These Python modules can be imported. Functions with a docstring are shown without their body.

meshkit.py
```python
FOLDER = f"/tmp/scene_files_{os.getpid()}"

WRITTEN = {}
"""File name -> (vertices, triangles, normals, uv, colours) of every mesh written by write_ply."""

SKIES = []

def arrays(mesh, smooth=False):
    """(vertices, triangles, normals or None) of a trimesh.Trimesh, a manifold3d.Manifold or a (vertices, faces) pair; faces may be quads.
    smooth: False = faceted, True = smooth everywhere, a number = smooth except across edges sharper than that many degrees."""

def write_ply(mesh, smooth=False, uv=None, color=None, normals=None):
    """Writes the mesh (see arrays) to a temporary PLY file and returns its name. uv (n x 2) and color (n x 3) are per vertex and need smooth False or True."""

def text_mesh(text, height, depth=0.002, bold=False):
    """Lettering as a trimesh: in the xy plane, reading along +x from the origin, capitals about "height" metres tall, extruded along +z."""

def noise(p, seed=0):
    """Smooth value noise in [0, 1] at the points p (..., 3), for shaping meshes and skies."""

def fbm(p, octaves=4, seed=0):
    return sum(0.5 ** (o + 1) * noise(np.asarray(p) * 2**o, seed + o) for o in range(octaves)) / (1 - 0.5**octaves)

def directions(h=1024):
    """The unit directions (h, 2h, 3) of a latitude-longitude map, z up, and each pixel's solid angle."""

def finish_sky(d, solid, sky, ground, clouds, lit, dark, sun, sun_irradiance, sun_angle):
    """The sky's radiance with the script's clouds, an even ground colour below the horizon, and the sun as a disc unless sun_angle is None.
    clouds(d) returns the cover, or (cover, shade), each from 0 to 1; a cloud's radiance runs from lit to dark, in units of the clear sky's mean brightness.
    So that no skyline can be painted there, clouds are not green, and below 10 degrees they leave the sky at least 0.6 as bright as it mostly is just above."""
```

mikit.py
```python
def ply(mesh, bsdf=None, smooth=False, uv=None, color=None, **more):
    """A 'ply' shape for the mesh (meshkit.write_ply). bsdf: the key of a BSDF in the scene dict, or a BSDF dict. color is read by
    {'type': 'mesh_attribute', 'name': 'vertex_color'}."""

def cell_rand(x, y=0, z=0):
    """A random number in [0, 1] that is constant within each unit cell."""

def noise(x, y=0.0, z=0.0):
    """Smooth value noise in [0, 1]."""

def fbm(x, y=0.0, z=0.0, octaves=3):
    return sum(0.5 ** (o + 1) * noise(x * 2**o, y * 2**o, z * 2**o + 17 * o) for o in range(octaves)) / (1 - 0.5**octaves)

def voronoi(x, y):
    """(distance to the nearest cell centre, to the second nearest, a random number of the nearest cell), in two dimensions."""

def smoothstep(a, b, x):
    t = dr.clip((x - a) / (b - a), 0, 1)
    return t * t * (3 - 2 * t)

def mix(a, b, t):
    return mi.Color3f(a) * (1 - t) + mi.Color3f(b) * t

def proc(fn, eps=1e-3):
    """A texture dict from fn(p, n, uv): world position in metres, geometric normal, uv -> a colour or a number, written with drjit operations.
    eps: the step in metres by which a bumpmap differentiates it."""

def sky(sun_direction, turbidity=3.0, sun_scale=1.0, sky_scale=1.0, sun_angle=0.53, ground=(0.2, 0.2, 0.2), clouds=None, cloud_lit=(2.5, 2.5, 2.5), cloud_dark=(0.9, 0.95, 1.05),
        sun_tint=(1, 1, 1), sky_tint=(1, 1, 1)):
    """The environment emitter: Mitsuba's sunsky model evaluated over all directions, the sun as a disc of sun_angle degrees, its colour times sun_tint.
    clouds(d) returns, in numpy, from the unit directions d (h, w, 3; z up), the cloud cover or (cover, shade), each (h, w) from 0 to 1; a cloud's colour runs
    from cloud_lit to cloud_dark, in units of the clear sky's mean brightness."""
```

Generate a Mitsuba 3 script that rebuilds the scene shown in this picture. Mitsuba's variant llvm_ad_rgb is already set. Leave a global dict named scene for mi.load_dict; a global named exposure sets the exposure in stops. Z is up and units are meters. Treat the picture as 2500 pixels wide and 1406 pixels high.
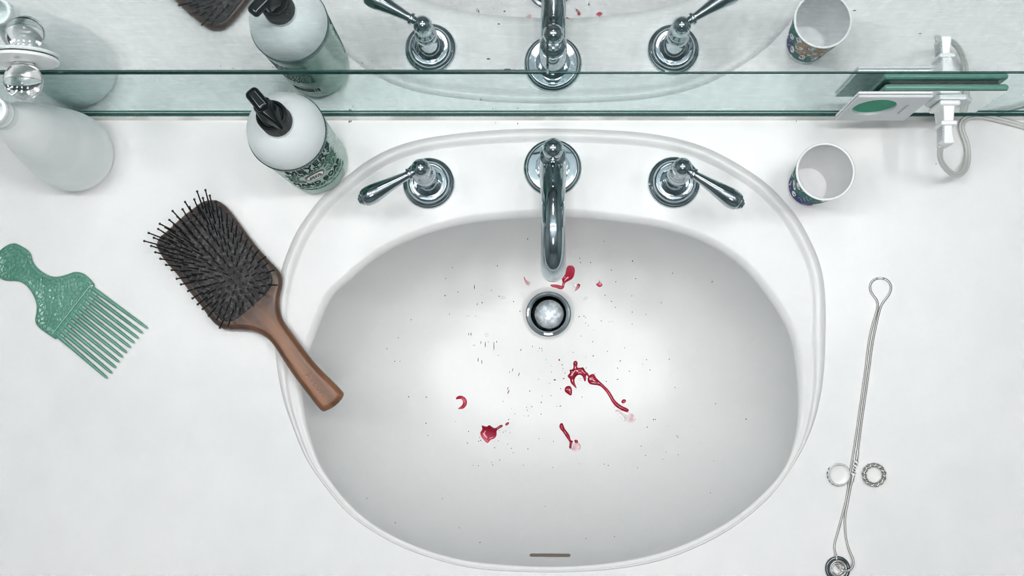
import math, random
import numpy as np, trimesh, mitsuba as mi, mikit, meshkit
import manifold3d as m3
import drjit as dr
from shapely.geometry import Polygon, Point, MultiPoint
from shapely import contains_xy
from scipy.spatial import Delaunay, cKDTree
from scipy.interpolate import CubicSpline, LinearNDInterpolator
from mikit import noise, fbm, voronoi, smoothstep, mix, proc
T = mi.ScalarTransform4f
random.seed(7); rng = np.random.default_rng(7)

# ------------------------------------------------------------------ camera
FOCAL, H = 3134.0, 1.05            # focal length in pixels of the 2500 px frame; camera height above the counter
_n = np.array([87.0, 287.0, FOCAL]); _n /= np.linalg.norm(_n)
CX = np.array([1.0, 0.00377, -0.0281]); CX -= CX @ _n * _n; CX /= np.linalg.norm(CX)
CZ = -_n; CY = np.cross(CZ, CX)
def to_world_dir(c): return np.array([c @ CX, c @ CY, c @ CZ])
fwd, upv = to_world_dir(np.array([0, 0, 1.0])), to_world_dir(np.array([0, -1.0, 0]))
exposure = 0.60
scene, labels = {}, {}
scene['camera'] = {'type': 'perspective', 'fov_axis': 'x', 'fov': 2 * math.degrees(math.atan(1250 / FOCAL)), 'near_clip': 0.02, 'far_clip': 50.0,
    'principal_point_offset_y': 0.0,
    'to_world': T().look_at(origin=[0, 0, H], target=[0 + float(fwd[0]), float(fwd[1]), H + float(fwd[2])], up=[float(x) for x in upv])}
BULB, CEIL = 54.0, 10.0              # radiance of the vanity bulbs and of the ceiling lamp

def P(px, py, z=0.0):
    """The point of the place at height z that the photograph shows at pixel (px, py)."""
    d = to_world_dir(np.array([(px - 1250) / FOCAL, (py - 703) / FOCAL, 1.0]))
    return np.array([0, 0, H]) + d * (z - H) / d[2]
YM = P(1337, 283, 0)[1]             # the mirror's plane

# ------------------------------------------------------------------ materials
def C(r, g, b): 
    f = lambda v: (v / 255 / 12.92) if v < 10 else ((v / 255 + .055) / 1.055) ** 2.4
    return [f(r), f(g), f(b)]
def rgb(c): return {'type': 'rgb', 'value': [float(x) for x in c]}
def mat(key, color, rough=.4, spec=.5, metal=0.0, **more):
    d = {'type': 'principled', 'base_color': color if isinstance(color, dict) else rgb(color), 'roughness': rough, 'metallic': metal, **more}
    if metal == 0: d['specular'] = spec
    scene[key] = {'type': 'twosided', 'bsdf': d}
def counter_col(p, n, uv):
    v = fbm(p.x * 9, p.y * 9, p.z * 9, 4)
    w = noise(p.x * 60, p.y * 60, 3.0)
    return mix([.695, .705, .702], [.735, .742, .737], smoothstep(.3, .7, v)) * (0.985 + .03 * w)
mat('m_counter', proc(counter_col), .3, .08)
mat('m_porcelain', [.67, .677, .673], .26, .04)
mat('m_caulk', proc(lambda p, n, uv: mix([.52, .53, .50], [.75, .76, .74], smoothstep(.35, .65, fbm(p.x * 40, p.y * 90, 1.0)))), .6)
def chrome_spots(p, n, uv):
    v = fbm(p.x * 260, p.y * 260, p.z * 260, 3)
    return .05 + .12 * smoothstep(.55, .8, v)
scene['m_chrome'] = {'type': 'twosided', 'bsdf': {'type': 'principled', 'base_color': rgb([.47, .545, .575]), 'metallic': 1.0, 'roughness': proc(chrome_spots)}}
mat('m_drain_metal', proc(lambda p, n, uv: mix([.26, .30, .32], [.46, .50, .52], smoothstep(.3, .75, fbm(p.x * 300, p.y * 300, 2.0, 3)))), .5, metal=1.0)
mat('m_silver', [.62, .61, .58], .22, metal=1.0)
mat('m_silver_bright', [.80, .80, .78], .15, metal=1.0)
mat('m_dark_metal', [.12, .14, .15], .2, metal=1.0)
mat('m_dark', [.012, .018, .018], .5)
mat('m_black_gloss', C(10, 16, 18), .1, .3)
mat('m_black_matte', C(10, 16, 18), .45, .12)
mat('m_bristle', [.006, .006, .007], .4)
mat('m_white_plastic', C(226, 229, 229), .3)
mat('m_grey_plastic', C(196, 201, 203), .35)
mat('m_cord', C(188, 190, 187), .4)
mat('m_print', C(150, 154, 154), .5)
mat('m_ink', C(18, 38, 36), .7, .1)
mat('m_fine', C(50, 86, 76), .7, .1)
mat('m_white_ink', C(235, 238, 236), .5)
mat('m_brown_ink', C(95, 66, 62), .5)
mat('m_green_glass', C(92, 134, 122), .15, .4)
mat('m_light_green', C(62, 152, 122), .6, .1)
mat('m_mirror_plate', [.74, .84, .82], .04, metal=1.0)
mat('m_glass_edge', C(16, 66, 60), .15)
def mirror_mat(key, tint, dust, col):
    def w(p, n, uv):
        a = fbm(p.x * 14, p.z * 130, 5.0, 4)            # streaks of a dried wipe
        b = fbm(p.x * 190, p.z * 9, 9.0, 3)
        c = smoothstep(.55, .8, fbm(p.x * 70, p.z * 160, 1.0, 3))
        return dr.clip(dust * (.45 + .9 * a * b * 2 + .7 * c), 0, 1)
    scene[key] = {'type': 'blendbsdf', 'weight': proc(w), 'a': {'type': 'twosided', 'bsdf': {'type': 'conductor', 'material': 'none', 'specular_reflectance': rgb(tint)}},
                  'b': {'type': 'twosided', 'bsdf': {'type': 'diffuse', 'reflectance': rgb(col)}}}
mirror_mat('m_mirror', [.88, .925, .925], .035, [.8, .86, .86])
mirror_mat('m_mirror_strip', [.72, .83, .82], .04, [.62, .78, .76])
scene['m_clear'] = {'type': 'dielectric', 'int_ior': 1.49, 'ext_ior': 1.0}
mat('m_water', [.69, .70, .695], .03, .5)
def frosted_col(p, n, uv):
    return mix([.72, .76, .76], [.79, .82, .82], smoothstep(.3, .7, fbm(p.x * 30, p.y * 30, p.z * 30)))
mat('m_frosted', proc(frosted_col), .42, .5)
mat('m_soap_frost', C(214, 221, 221), .38)
mat('m_soap_liquid', proc(lambda p, n, uv: mix(C(76, 120, 105), C(94, 138, 122), smoothstep(.3, .7, fbm(p.x * 50, p.y * 50, p.z * 40)))), .2, .6)
mat('m_soap_base', C(178, 196, 188), .15)
mat('m_room', proc(lambda p, n, uv: mix([.22, .27, .28], [.27, .32, .33], fbm(p.x * 3, p.y * 3, p.z * 3))), .8)
mat('m_ceiling', [.26, .28, .29], .9)
mat('m_floor', proc(lambda p, n, uv: mix([.25, .26, .26], [.4, .41, .41], fbm(p.x * 8, p.y * 8, 0.0))), .5)
mat('m_cabinet', [.5, .5, .48], .5)
mat('m_lint', [.20, .20, .20], .9)

# ------------------------------------------------------------------ helpers
def numbered(key):
    if key not in scene and key not in labels: return key
    k = 1
    while f'{key}_{k:03d}' in scene or f'{key}_{k:03d}' in labels: k += 1
    return f'{key}_{k:03d}'
def obj(name, mesh, m, parent=None, smooth=35, label=None, **more):
    key = numbered(f'{parent}__{name}' if parent else name)
    scene[key] = mikit.ply(mesh, m, smooth, **more)
    if label: labels[key] = {'label': label}
    return key
def tag(key, label, cat, group=None, kind=None):
    labels[key] = {'label': label, 'category': cat}
    if group: labels[key]['group'] = group
    if kind: labels[key]['kind'] = kind
    return key
def thing(name, label, cat, group=None):
    return tag(numbered(name), label, cat, group)
def struct(name, mesh, m, **k):
    key = obj(name, mesh, m, **k); labels[key] = {'kind': 'structure'}; return key
def cat(*ms): return trimesh.util.concatenate([x if isinstance(x, trimesh.Trimesh) else trimesh.Trimesh(*arr(x), process=False) for x in ms])
def arr(x):
    v, f, _ = meshkit.arrays(x); return v, f
def box(x0, x1, y0, y1, z0, z1):
    m = trimesh.creation.box([x1 - x0, y1 - y0, z1 - z0]); m.apply_translation([(x0 + x1) / 2, (y0 + y1) / 2, (z0 + z1) / 2]); return m
def rbox(x0, x1, y0, y1, z0, z1, r, n=12):
    s = m3.Manifold.sphere(r, n)
    return cat(m3.Manifold.batch_hull([s.translate([x, y, z]) for x in (x0 + r, x1 - r) for y in (y0 + r, y1 - r) for z in (z0 + r, z1 - r)]))
def lathe(profile, n=72):
    pr = np.asarray(profile, float); k = len(pr); a = np.arange(n) * 2 * np.pi / n
    v = np.stack([pr[:, 0][:, None] * np.cos(a), pr[:, 0][:, None] * np.sin(a), np.repeat(pr[:, 1][:, None], n, 1)], -1).reshape(-1, 3)
    i, j = np.meshgrid(np.arange(k - 1), np.arange(n), indexing='ij')
    q = np.stack([i * n + j, i * n + (j + 1) % n, (i + 1) * n + (j + 1) % n, (i + 1) * n + j], -1).reshape(-1, 4)
    m = trimesh.Trimesh(v, np.vstack([q[:, [0, 1, 2]], q[:, [0, 2, 3]]]), process=False)
    m.merge_vertices(); m.update_faces(m.nondegenerate_faces()); m.remove_unreferenced_vertices()
    return m
def spline(pts, n, closed=False):
    p = np.asarray(pts, float)
    if closed: p = np.vstack([p, p[:1]])
    t = np.concatenate([[0], np.cumsum(np.sqrt(np.linalg.norm(np.diff(p, axis=0), axis=1)) ** 1.0)])
    cs = CubicSpline(t, p, bc_type='periodic' if closed else 'natural')
    return cs(np.linspace(0, t[-1], n, endpoint=not closed))
def tube(path, radii, sides=14, caps=True, flat=None):
    """A swept round (or, with flat = (a, b), elliptic) section; frames carried along without twist."""
    p = np.asarray(path, float); n = len(p); r = np.broadcast_to(radii, (n,))
    t = np.gradient(p, axis=0); t /= np.linalg.norm(t, axis=1, keepdims=True)
    a = np.cross(t[0], [0, 0, 1.0]) if abs(t[0][2]) < .95 else np.cross(t[0], [0, 1.0, 0])
    A = []
    for k in range(n):
        a = a - a @ t[k] * t[k]; a /= np.linalg.norm(a); A.append(a)
    A = np.array(A); B = np.cross(t, A); ang = np.arange(sides) * 2 * np.pi / sides
    fa, fb = flat or (1, 1)
    v = p[:, None] + r[:, None, None] * (fa * np.cos(ang)[None, :, None] * A[:, None] + fb * np.sin(ang)[None, :, None] * B[:, None])
    v = v.reshape(-1, 3)
    i, j = np.meshgrid(np.arange(n - 1), np.arange(sides), indexing='ij')
    q = np.stack([i * sides + j, i * sides + (j + 1) % sides, (i + 1) * sides + (j + 1) % sides, (i + 1) * sides + j], -1).reshape(-1, 4)
    f = np.vstack([q[:, [0, 1, 2]], q[:, [0, 2, 3]]])
    if caps:
        v = np.vstack([v, p[0], p[-1]]); k = np.arange(sides); c0, c1 = n * sides, n * sides + 1
        f = np.vstack([f, np.stack([k * 0 + c0, (k + 1) % sides, k], 1), np.stack([k * 0 + c1, (n - 1) * sides + k, (n - 1) * sides + (k + 1) % sides], 1)])
    m = trimesh.Trimesh(v, f, process=False)
    if m.volume < 0: m.invert()
    return m
def place(m, loc=(0, 0, 0), rotz=0.0):
    m = m.copy(); m.apply_transform(trimesh.transformations.rotation_matrix(rotz, [0, 0, 1])); m.apply_translation(loc); return m
def dens(poly, step):
    b = np.asarray(poly.exterior.coords)[:-1]; out = []
    for p, q in zip(b, np.roll(b, -1, 0)):
        k = max(1, int(np.ceil(np.linalg.norm(q - p) / step))); out += [p + (q - p) * i / k for i in range(k)]
    return np.array(out)
def pillow(outline, top, bottom, step, fr=(0, .08, .25, .5, .78, 1.0), bevel=.003):
    """A solid with this outline: top(xy, d) and bottom(xy, d) give its two faces from the distance d to the rim; both meet at the rim."""
    poly = outline if isinstance(outline, Polygon) else Polygon(outline)
    rim = dens(poly, step); pts = [rim]
    for q in fr[1:]:
        g = poly.buffer(-bevel * q)
        for gg in getattr(g, 'geoms', [g]):
            if not gg.is_empty and gg.area > step * step: pts.append(dens(gg, step))
    g = poly.buffer(-bevel - step * .6)
    if not g.is_empty:
        x0, y0, x1, y1 = g.bounds; gx, gy = np.meshgrid(np.arange(x0, x1, step * 1.5), np.arange(y0, y1, step * 1.5)); gx = gx + (np.arange(gx.shape[0]) % 2)[:, None] * step * .75
        ok = contains_xy(g, gx.ravel(), gy.ravel()); pts.append(np.stack([gx.ravel()[ok], gy.ravel()[ok]], 1))
    p = np.vstack(pts); nr = len(rim)
    tri = Delaunay(p).simplices; c = p[tri].mean(1); tri = tri[contains_xy(poly.buffer(1e-9), c[:, 0], c[:, 1])]
    e1, e2 = p[tri[:, 1]] - p[tri[:, 0]], p[tri[:, 2]] - p[tri[:, 0]]
    cr = e1[:, 0] * e2[:, 1] - e1[:, 1] * e2[:, 0]
    tri = np.where(cr[:, None] < 0, tri[:, ::-1], tri)[np.abs(cr) > 1e-14]
    ring = poly.exterior
    d = np.array([ring.distance(Point(a)) for a in p]); d[:nr] = 0
    zt, zb = top(p, d), bottom(p, d)
    zm = (zt[:nr] + zb[:nr]) / 2
    n = len(p); vt = np.column_stack([p, zt]); vb = np.column_stack([p, zb]); vt[:nr, 2] = zm
    idx = np.arange(n) + n; idx[:nr] = np.arange(nr)
    return trimesh.Trimesh(np.vstack([vt, vb]), np.vstack([tri, idx[tri][:, ::-1]]), process=False)
def rnd(d, b): return np.sqrt(np.clip(1 - (1 - np.clip(d / b, 0, 1)) ** 2, 0, 1))
def px_outline(pts, z): return np.array([P(x, y, z)[:2] for x, y in pts])
def smooth_closed(pts, n=160): return spline(pts, n, closed=True)

# ------------------------------------------------------------------ room
X0, X1, YF, ZF, ZC = -1.25, 1.35, -1.55, -.85, 1.5
struct('wall_back', box(X0, X1, YM + .012, YM + .06, ZF, ZC), 'm_room', smooth=False)
struct('wall_left', box(X0 - .05, X0, YF, YM + .06, ZF, ZC), 'm_room', smooth=False)
struct('wall_right', box(X1, X1 + .05, YF, YM + .06, ZF, ZC), 'm_room', smooth=False)
struct('wall_front', box(X0, X1, YF - .05, YF, ZF, ZC), 'm_room', smooth=False)
struct('floor', box(X0, X1, YF, YM + .06, ZF - .05, ZF), 'm_floor', smooth=False)
struct('ceiling', box(X0, X1, YF, YM + .06, ZC, ZC + .05), 'm_ceiling', smooth=False)
t = thing('vanity_light', 'bar of round bulbs on the wall above the mirror', 'light')
obj('backplate', rbox(-.68, .68, YM - .012, YM + .012, 1.16, 1.26, .006), 'm_chrome', t)
for k in range(6):
    s = trimesh.creation.icosphere(3, .045); s.apply_translation([-.575 + .23 * k, YM - .062, 1.21])
    obj('bulb', s, 'm_white_plastic', t, smooth=True, emitter={'type': 'area', 'radiance': rgb([BULB, BULB * .965, BULB * .96])})
    obj('socket', tube([[-.575 + .23 * k, YM - .013, 1.21], [-.575 + .23 * k, YM - .046, 1.21]], .022), 'm_chrome', t)
t = thing('ceiling_light', 'flat round lamp on the ceiling', 'light')
obj('diffuser', place(lathe([(0, -.03), (.17, -.03), (.19, -.02), (.19, -.003), (0, -.003)]), (0, -.42, ZC)), 'm_white_plastic', t, emitter={'type': 'area', 'radiance': rgb([CEIL, CEIL * .965, CEIL * .96])})
obj('trim_ring', place(lathe([(.19, -.003), (.21, -.003), (.21, -.022), (.194, -.022), (.19, -.003)]), (0, -.42, ZC)), 'm_chrome', t)

# ------------------------------------------------------------------ countertop and sink
RING = [(1317, 314), (1465, 317), (1590, 327), (1684, 347), (1747, 371), (1809, 405), (1872, 449), (1919, 496), (1950, 536), (1981, 593), (2003, 649), (2014, 718), (2015, 826), (2006, 950), (1980, 1051), (1945, 1122), (1886, 1205), (1822, 1264), (1752, 1310), (1648, 1357), (1545, 1383), (1440, 1394), (1340, 1397), (1235, 1394), (1150, 1386), (1065, 1366), (974, 1332), (905, 1294), (850, 1253), (800, 1196), (750, 1124), (718, 1051), (693, 979), (677, 900), (671, 830), (674, 740), (688, 656), (701, 618), (723, 568), (754, 521), (785, 483), (832, 443), (879, 405), (942, 368), (1004, 346), (1067, 333), (1192, 319)]
LIP = [(1320, 522), (1381, 521), (1465, 527), (1590, 543), (1653, 558), (1715, 580), (1778, 615), (1825, 652), (1868, 702), (1917, 775), (1943, 841), (1955, 926), (1955, 1001), (1943, 1077), (1917, 1142), (1874, 1197), (1812, 1252), (1742, 1297), (1641, 1342), (1541, 1368), (1440, 1381), (1340, 1385), (1272, 1383), (1164, 1374), (1074, 1355), (984, 1322), (912, 1282), (864, 1244), (826, 1203), (780, 1137), (757, 1080), (738, 1010), (731, 932), (739, 880), (752, 840), (768, 797), (803, 720), (835, 689), (879, 650), (926, 615), (1004, 576), (1098, 546), (1192, 530)]
NPH = 240
CEN = P(1342, 880)[:2]
def polar(curve):
    w = smooth_closed(px_outline(curve, 0.0), 1600) - CEN
    a = np.arctan2(w[:, 1], w[:, 0]); o = np.argsort(a); r = np.linalg.norm(w, axis=1)
    return np.interp(PHI, np.concatenate([a[o] - 2 * np.pi, a[o], a[o] + 2 * np.pi]), np.tile(r[o], 3))
PHI = np.arange(NPH) * 2 * np.pi / NPH - np.pi
R0, R1 = polar(RING), polar(LIP)
R1 = np.minimum(R1, R0 - .0035); GAP = R0 - R1
DIR = np.stack([np.cos(PHI), np.sin(PHI)], 1)
DEPTH = .135
DRAIN = P(1339, 766, -DEPTH)[:2]; RD = .0205
rings = []
def ring_at(r, z): rings.append(np.column_stack([CEN + DIR * r[:, None], np.broadcast_to(z, (NPH,))]))
w = np.minimum(.0125, .5 * GAP); hb = np.minimum(.0024, w * .4); fl = np.minimum(.0075, .42 * GAP)
ring_at(R0, .00005); ring_at(R0, .0004)
for s in np.linspace(0, 1, 9)[1:]: ring_at(R0 - w * s, hb * np.sin(np.pi * min(s * 1.15, 1)) ** .8 + .0003)
rs = R0 - w; re = R1 + fl * .6
for s in (.04, .1, .3, .5, .7, .9, .96, 1): ring_at(rs + (re - rs) * s, .0003)
for a in np.radians([4, 10, 18, 30, 42, 54, 64, 72]): ring_at(re - fl * np.sin(a), .0003 - fl * (1 - np.cos(a)))
RIM_ = list(rings); last = rings[-1].copy(); Lxy, Lz = last[:, :2], last[:, 2]
def bowl(rho): return (1 - np.clip(rho, 0, 1) ** 3.5) ** .74
for rho in [.988, .973, .955, .93, .90, .865, .82, .77, .72, .66, .6, .53, .46, .39, .32, .26, .20, .14, .09, .05, .02, 0]:
    rad = Lxy - DRAIN; ln = np.linalg.norm(rad, axis=1, keepdims=True)
    rings.append(np.column_stack([DRAIN + rad / ln * (RD * 1.2 + (ln - RD * 1.2) * rho), Lz + (-DEPTH - Lz) * bowl(rho)]))
u = Lxy - DRAIN; u /= np.linalg.norm(u, axis=1, keepdims=True)
rings.append(np.column_stack([DRAIN + u * RD * 1.04, np.full(NPH, -DEPTH - .0012)]))
rings.append(np.column_stack([DRAIN + u * RD * .98, np.full(NPH, -DEPTH - .004)]))
rings.append(np.column_stack([DRAIN + u * RD * .90, np.full(NPH, -DEPTH - .02)]))
ntop = len(rings)
rings.append(np.column_stack([DRAIN + u * RD * 1.3, np.full(NPH, -DEPTH - .02)]))
for a in rings[ntop - 4:len(RIM_) - 1:-2]: rings.append(a + [0, 0, -.007])
ring_at(R0 - .0016, -.009); ring_at(R0 - .0016, .00005); ring_at(R0, .00005)
V = np.vstack(rings); nr_ = len(rings)
i, j = np.meshgrid(np.arange(nr_ - 1), np.arange(NPH), indexing='ij')
q = np.stack([i * NPH + j, i * NPH + (j + 1) % NPH, (i + 1) * NPH + (j + 1) % NPH, (i + 1) * NPH + j], -1).reshape(-1, 4)
sink_mesh = trimesh.Trimesh(V, np.vstack([q[:, [0, 1, 2]], q[:, [0, 2, 3]]]), process=False)
sink_mesh.merge_vertices(digits_vertex=7)
if sink_mesh.volume < 0: sink_mesh.invert()
_top = V[NPH:(ntop - 2) * NPH]; _S = LinearNDInterpolator(_top[:, :2], _top[:, 2], fill_value=0.0)
def S(xy): return np.asarray(_S(np.asarray(xy)[..., :2]))
def on_sink(px, py):
    z = -.1
    for _ in range(25): z = .5 * z + .5 * float(S(P(px, py, z)[:2]))
    return P(px, py, z)
sink = tag('sink', 'white oval basin sunk into the countertop with a raised rounded rim', 'sink')
obj('basin', sink_mesh, 'm_porcelain', sink, smooth=60)
slot = px_outline([(1296, 1351), (1390, 1351.5), (1394, 1355), (1390, 1359.5), (1296, 1358.5), (1292, 1355)], -.02)
sl = np.array([on_sink(x, y)[:2] for x, y in [(1296, 1351), (1320, 1351), (1343, 1351), (1367, 1351.3), (1390, 1351.5), (1394, 1355), (1390, 1359.5), (1367, 1359.2), (1343, 1359), (1320, 1358.8), (1296, 1358.5), (1292, 1355)]])
mat('m_slot', C(96, 84, 74), .5)
obj('overflow_slot', pillow(sl, lambda p, d: S(p) + .0006 + .0003 * rnd(d, .001), lambda p, d: S(p) - .001, .0012, bevel=.001), 'm_slot', sink, label='narrow brown overflow slot')
zd = -DEPTH
obj('drain_flange', place(lathe([(RD * .72, zd - .010), (RD * .74, zd - .004), (RD * .80, zd + .0006), (RD * .88, zd + .0016), (RD * .97, zd + .0012), (RD * 1.0, zd - .001), (RD * .97, zd - .004), (RD * .80, zd - .012), (RD * .72, zd - .010)]), (*DRAIN, 0)), 'm_chrome', sink, label='chrome drain ring')
obj('drain_pipe', place(lathe([(RD * .82, zd - .012), (RD * .82, zd - .06), (0, zd - .06)]), (*DRAIN, 0)), 'm_dark', sink, label='dark inside of the drain')
rs_ = RD * .665
obj('drain_stopper', place(lathe([(0, zd + .0052), (rs_ * .5, zd + .0048), (rs_ * .85, zd + .0036), (rs_ * .97, zd + .0024), (rs_, zd + .0008), (rs_ * .96, zd - .003), (.006, zd - .004), (.005, zd - .055), (0, zd - .055)]), (*(DRAIN + [0.0006, -.0004]), 0)), 'm_drain_metal', sink, label='round brushed metal stopper')

hole = Polygon(CEN + DIR * (R0 - .0008)[:, None])
CT = Polygon([(-.95, YM + .010), (1.05, YM + .010), (1.05, -.225), (-.95, -.225)])
ct = trimesh.creation.extrude_polygon(CT.difference(hole), .0295, engine='earcut'); ct.apply_translation([0, 0, -.0295])
tag(obj('countertop', ct, 'm_counter', smooth=False), 'smooth white bathroom countertop around the oval sink', 'countertop')
t = thing('vanity_cabinet', 'pale cabinet carrying the countertop', 'cabinet')
for nm, b in (('side', (-.93, -.91, -.20, YM, ZF, -.0297)), ('side', (1.01, 1.03, -.20, YM, ZF, -.0297)), ('front', (-.91, 1.01, -.20, -.18, ZF, -.0297)), ('back', (-.91, 1.01, YM - .02, YM, ZF, -.0297))):
    obj(nm, box(*b), 'm_cabinet', t, smooth=False)

# ------------------------------------------------------------------ mirrors
ZS0, ZS1, ZU = .006, .1355, .1455
XM0, XM1, SEAM = -.95, 1.05, P(1337, 100, .2)[0]
t = thing('mirror_strip', 'low green-tinted mirror strip along the wall between countertop and upper mirror', 'mirror')
obj('pane', box(XM0, XM1, YM, YM + .005, ZS0, ZS1), 'm_mirror_strip', t, smooth=False)
obj('bevel', box(XM0, XM1, YM - .0006, YM, ZS0 + .0095, ZS0 + .0115), 'm_glass_edge', t, smooth=False, label='thin dark line near the lower edge')
struct('trim_1', cat(box(XM0, XM1, YM - .0012, YM + .006, .0005, ZS0)), 'm_glass_edge', smooth=False)
prof = [(-.0032, .0), (0.0, .0028)]
ck = trimesh.Trimesh([[XM0, YM - .004, .0002], [XM1, YM - .0036, .0002], [XM0, YM - .0012, .0030], [XM1, YM - .0012, .0030], [XM0, YM - .0012, .0002], [XM1, YM - .0012, .0002]], [[0, 1, 3], [0, 3, 2], [0, 2, 4], [1, 5, 3], [0, 4, 5], [0, 5, 1], [2, 3, 5], [2, 5, 4]], process=False)
struct('trim_2', ck, 'm_caulk', smooth=False)
struct('trim_3', box(XM0, XM1, YM + .0022, YM + .006, ZS1 + .0001, ZU + .004), 'm_glass_edge', smooth=False)
for nm, x0, x1, z0, lab in (('wall_mirror', XM0, SEAM - .0008, ZU + .0015, 'large upper wall mirror left of the vertical seam, with the glass knob'), ('wall_mirror', SEAM + .0008, XM1, ZU - .0045, 'large upper wall mirror right of the vertical seam, without a knob')):
    k = thing(nm, lab, 'mirror')
    obj('pane', box(x0, x1, YM, YM + .005, z0, 1.02), 'm_mirror', k, smooth=False)
    obj('edge', box(x0, x1, YM - .0004, YM + .005, z0 - .0016, z0 - .0001), 'm_glass_edge', k, smooth=False, label='dark green glass edge')
struct('trim_4', box(SEAM - .0008, SEAM + .0008, YM + .003, YM + .006, ZU + .002, 1.02), 'm_dark', smooth=False)

# knob of the left mirror panel
kz = .181; kx = -.3665
def along_y(prof, y0, x, z, n=64):
    """A lathe whose axis points from the mirror into the room."""
    m = lathe(prof, n); m.apply_transform(trimesh.transformations.rotation_matrix(math.pi / 2, [1, 0, 0])); m.apply_translation([x, y0, z]); return m
t = 'wall_mirror__knob'; labels[t] = {'label': 'clear glass ball knob on a round white backplate'}
obj('backplate', along_y([(0, .0005), (.0228, .0005), (.0235, .0014), (.0231, .0028), (.019, .0036), (.010, .0040), (0, .0040)], YM, kx, kz), 'm_white_plastic', t, label='round white backplate')
obj('ball', along_y([(0, .0041), (.0075, .0041), (.0077, .0050)] + [(.0133 * math.sin(a), .0168 - .0130 * math.cos(a)) for a in np.linspace(.62, math.pi - .001, 28)] + [(0, .0298)], YM, kx, kz), 'm_clear', t, smooth=True, label='clear glass ball')

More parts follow.
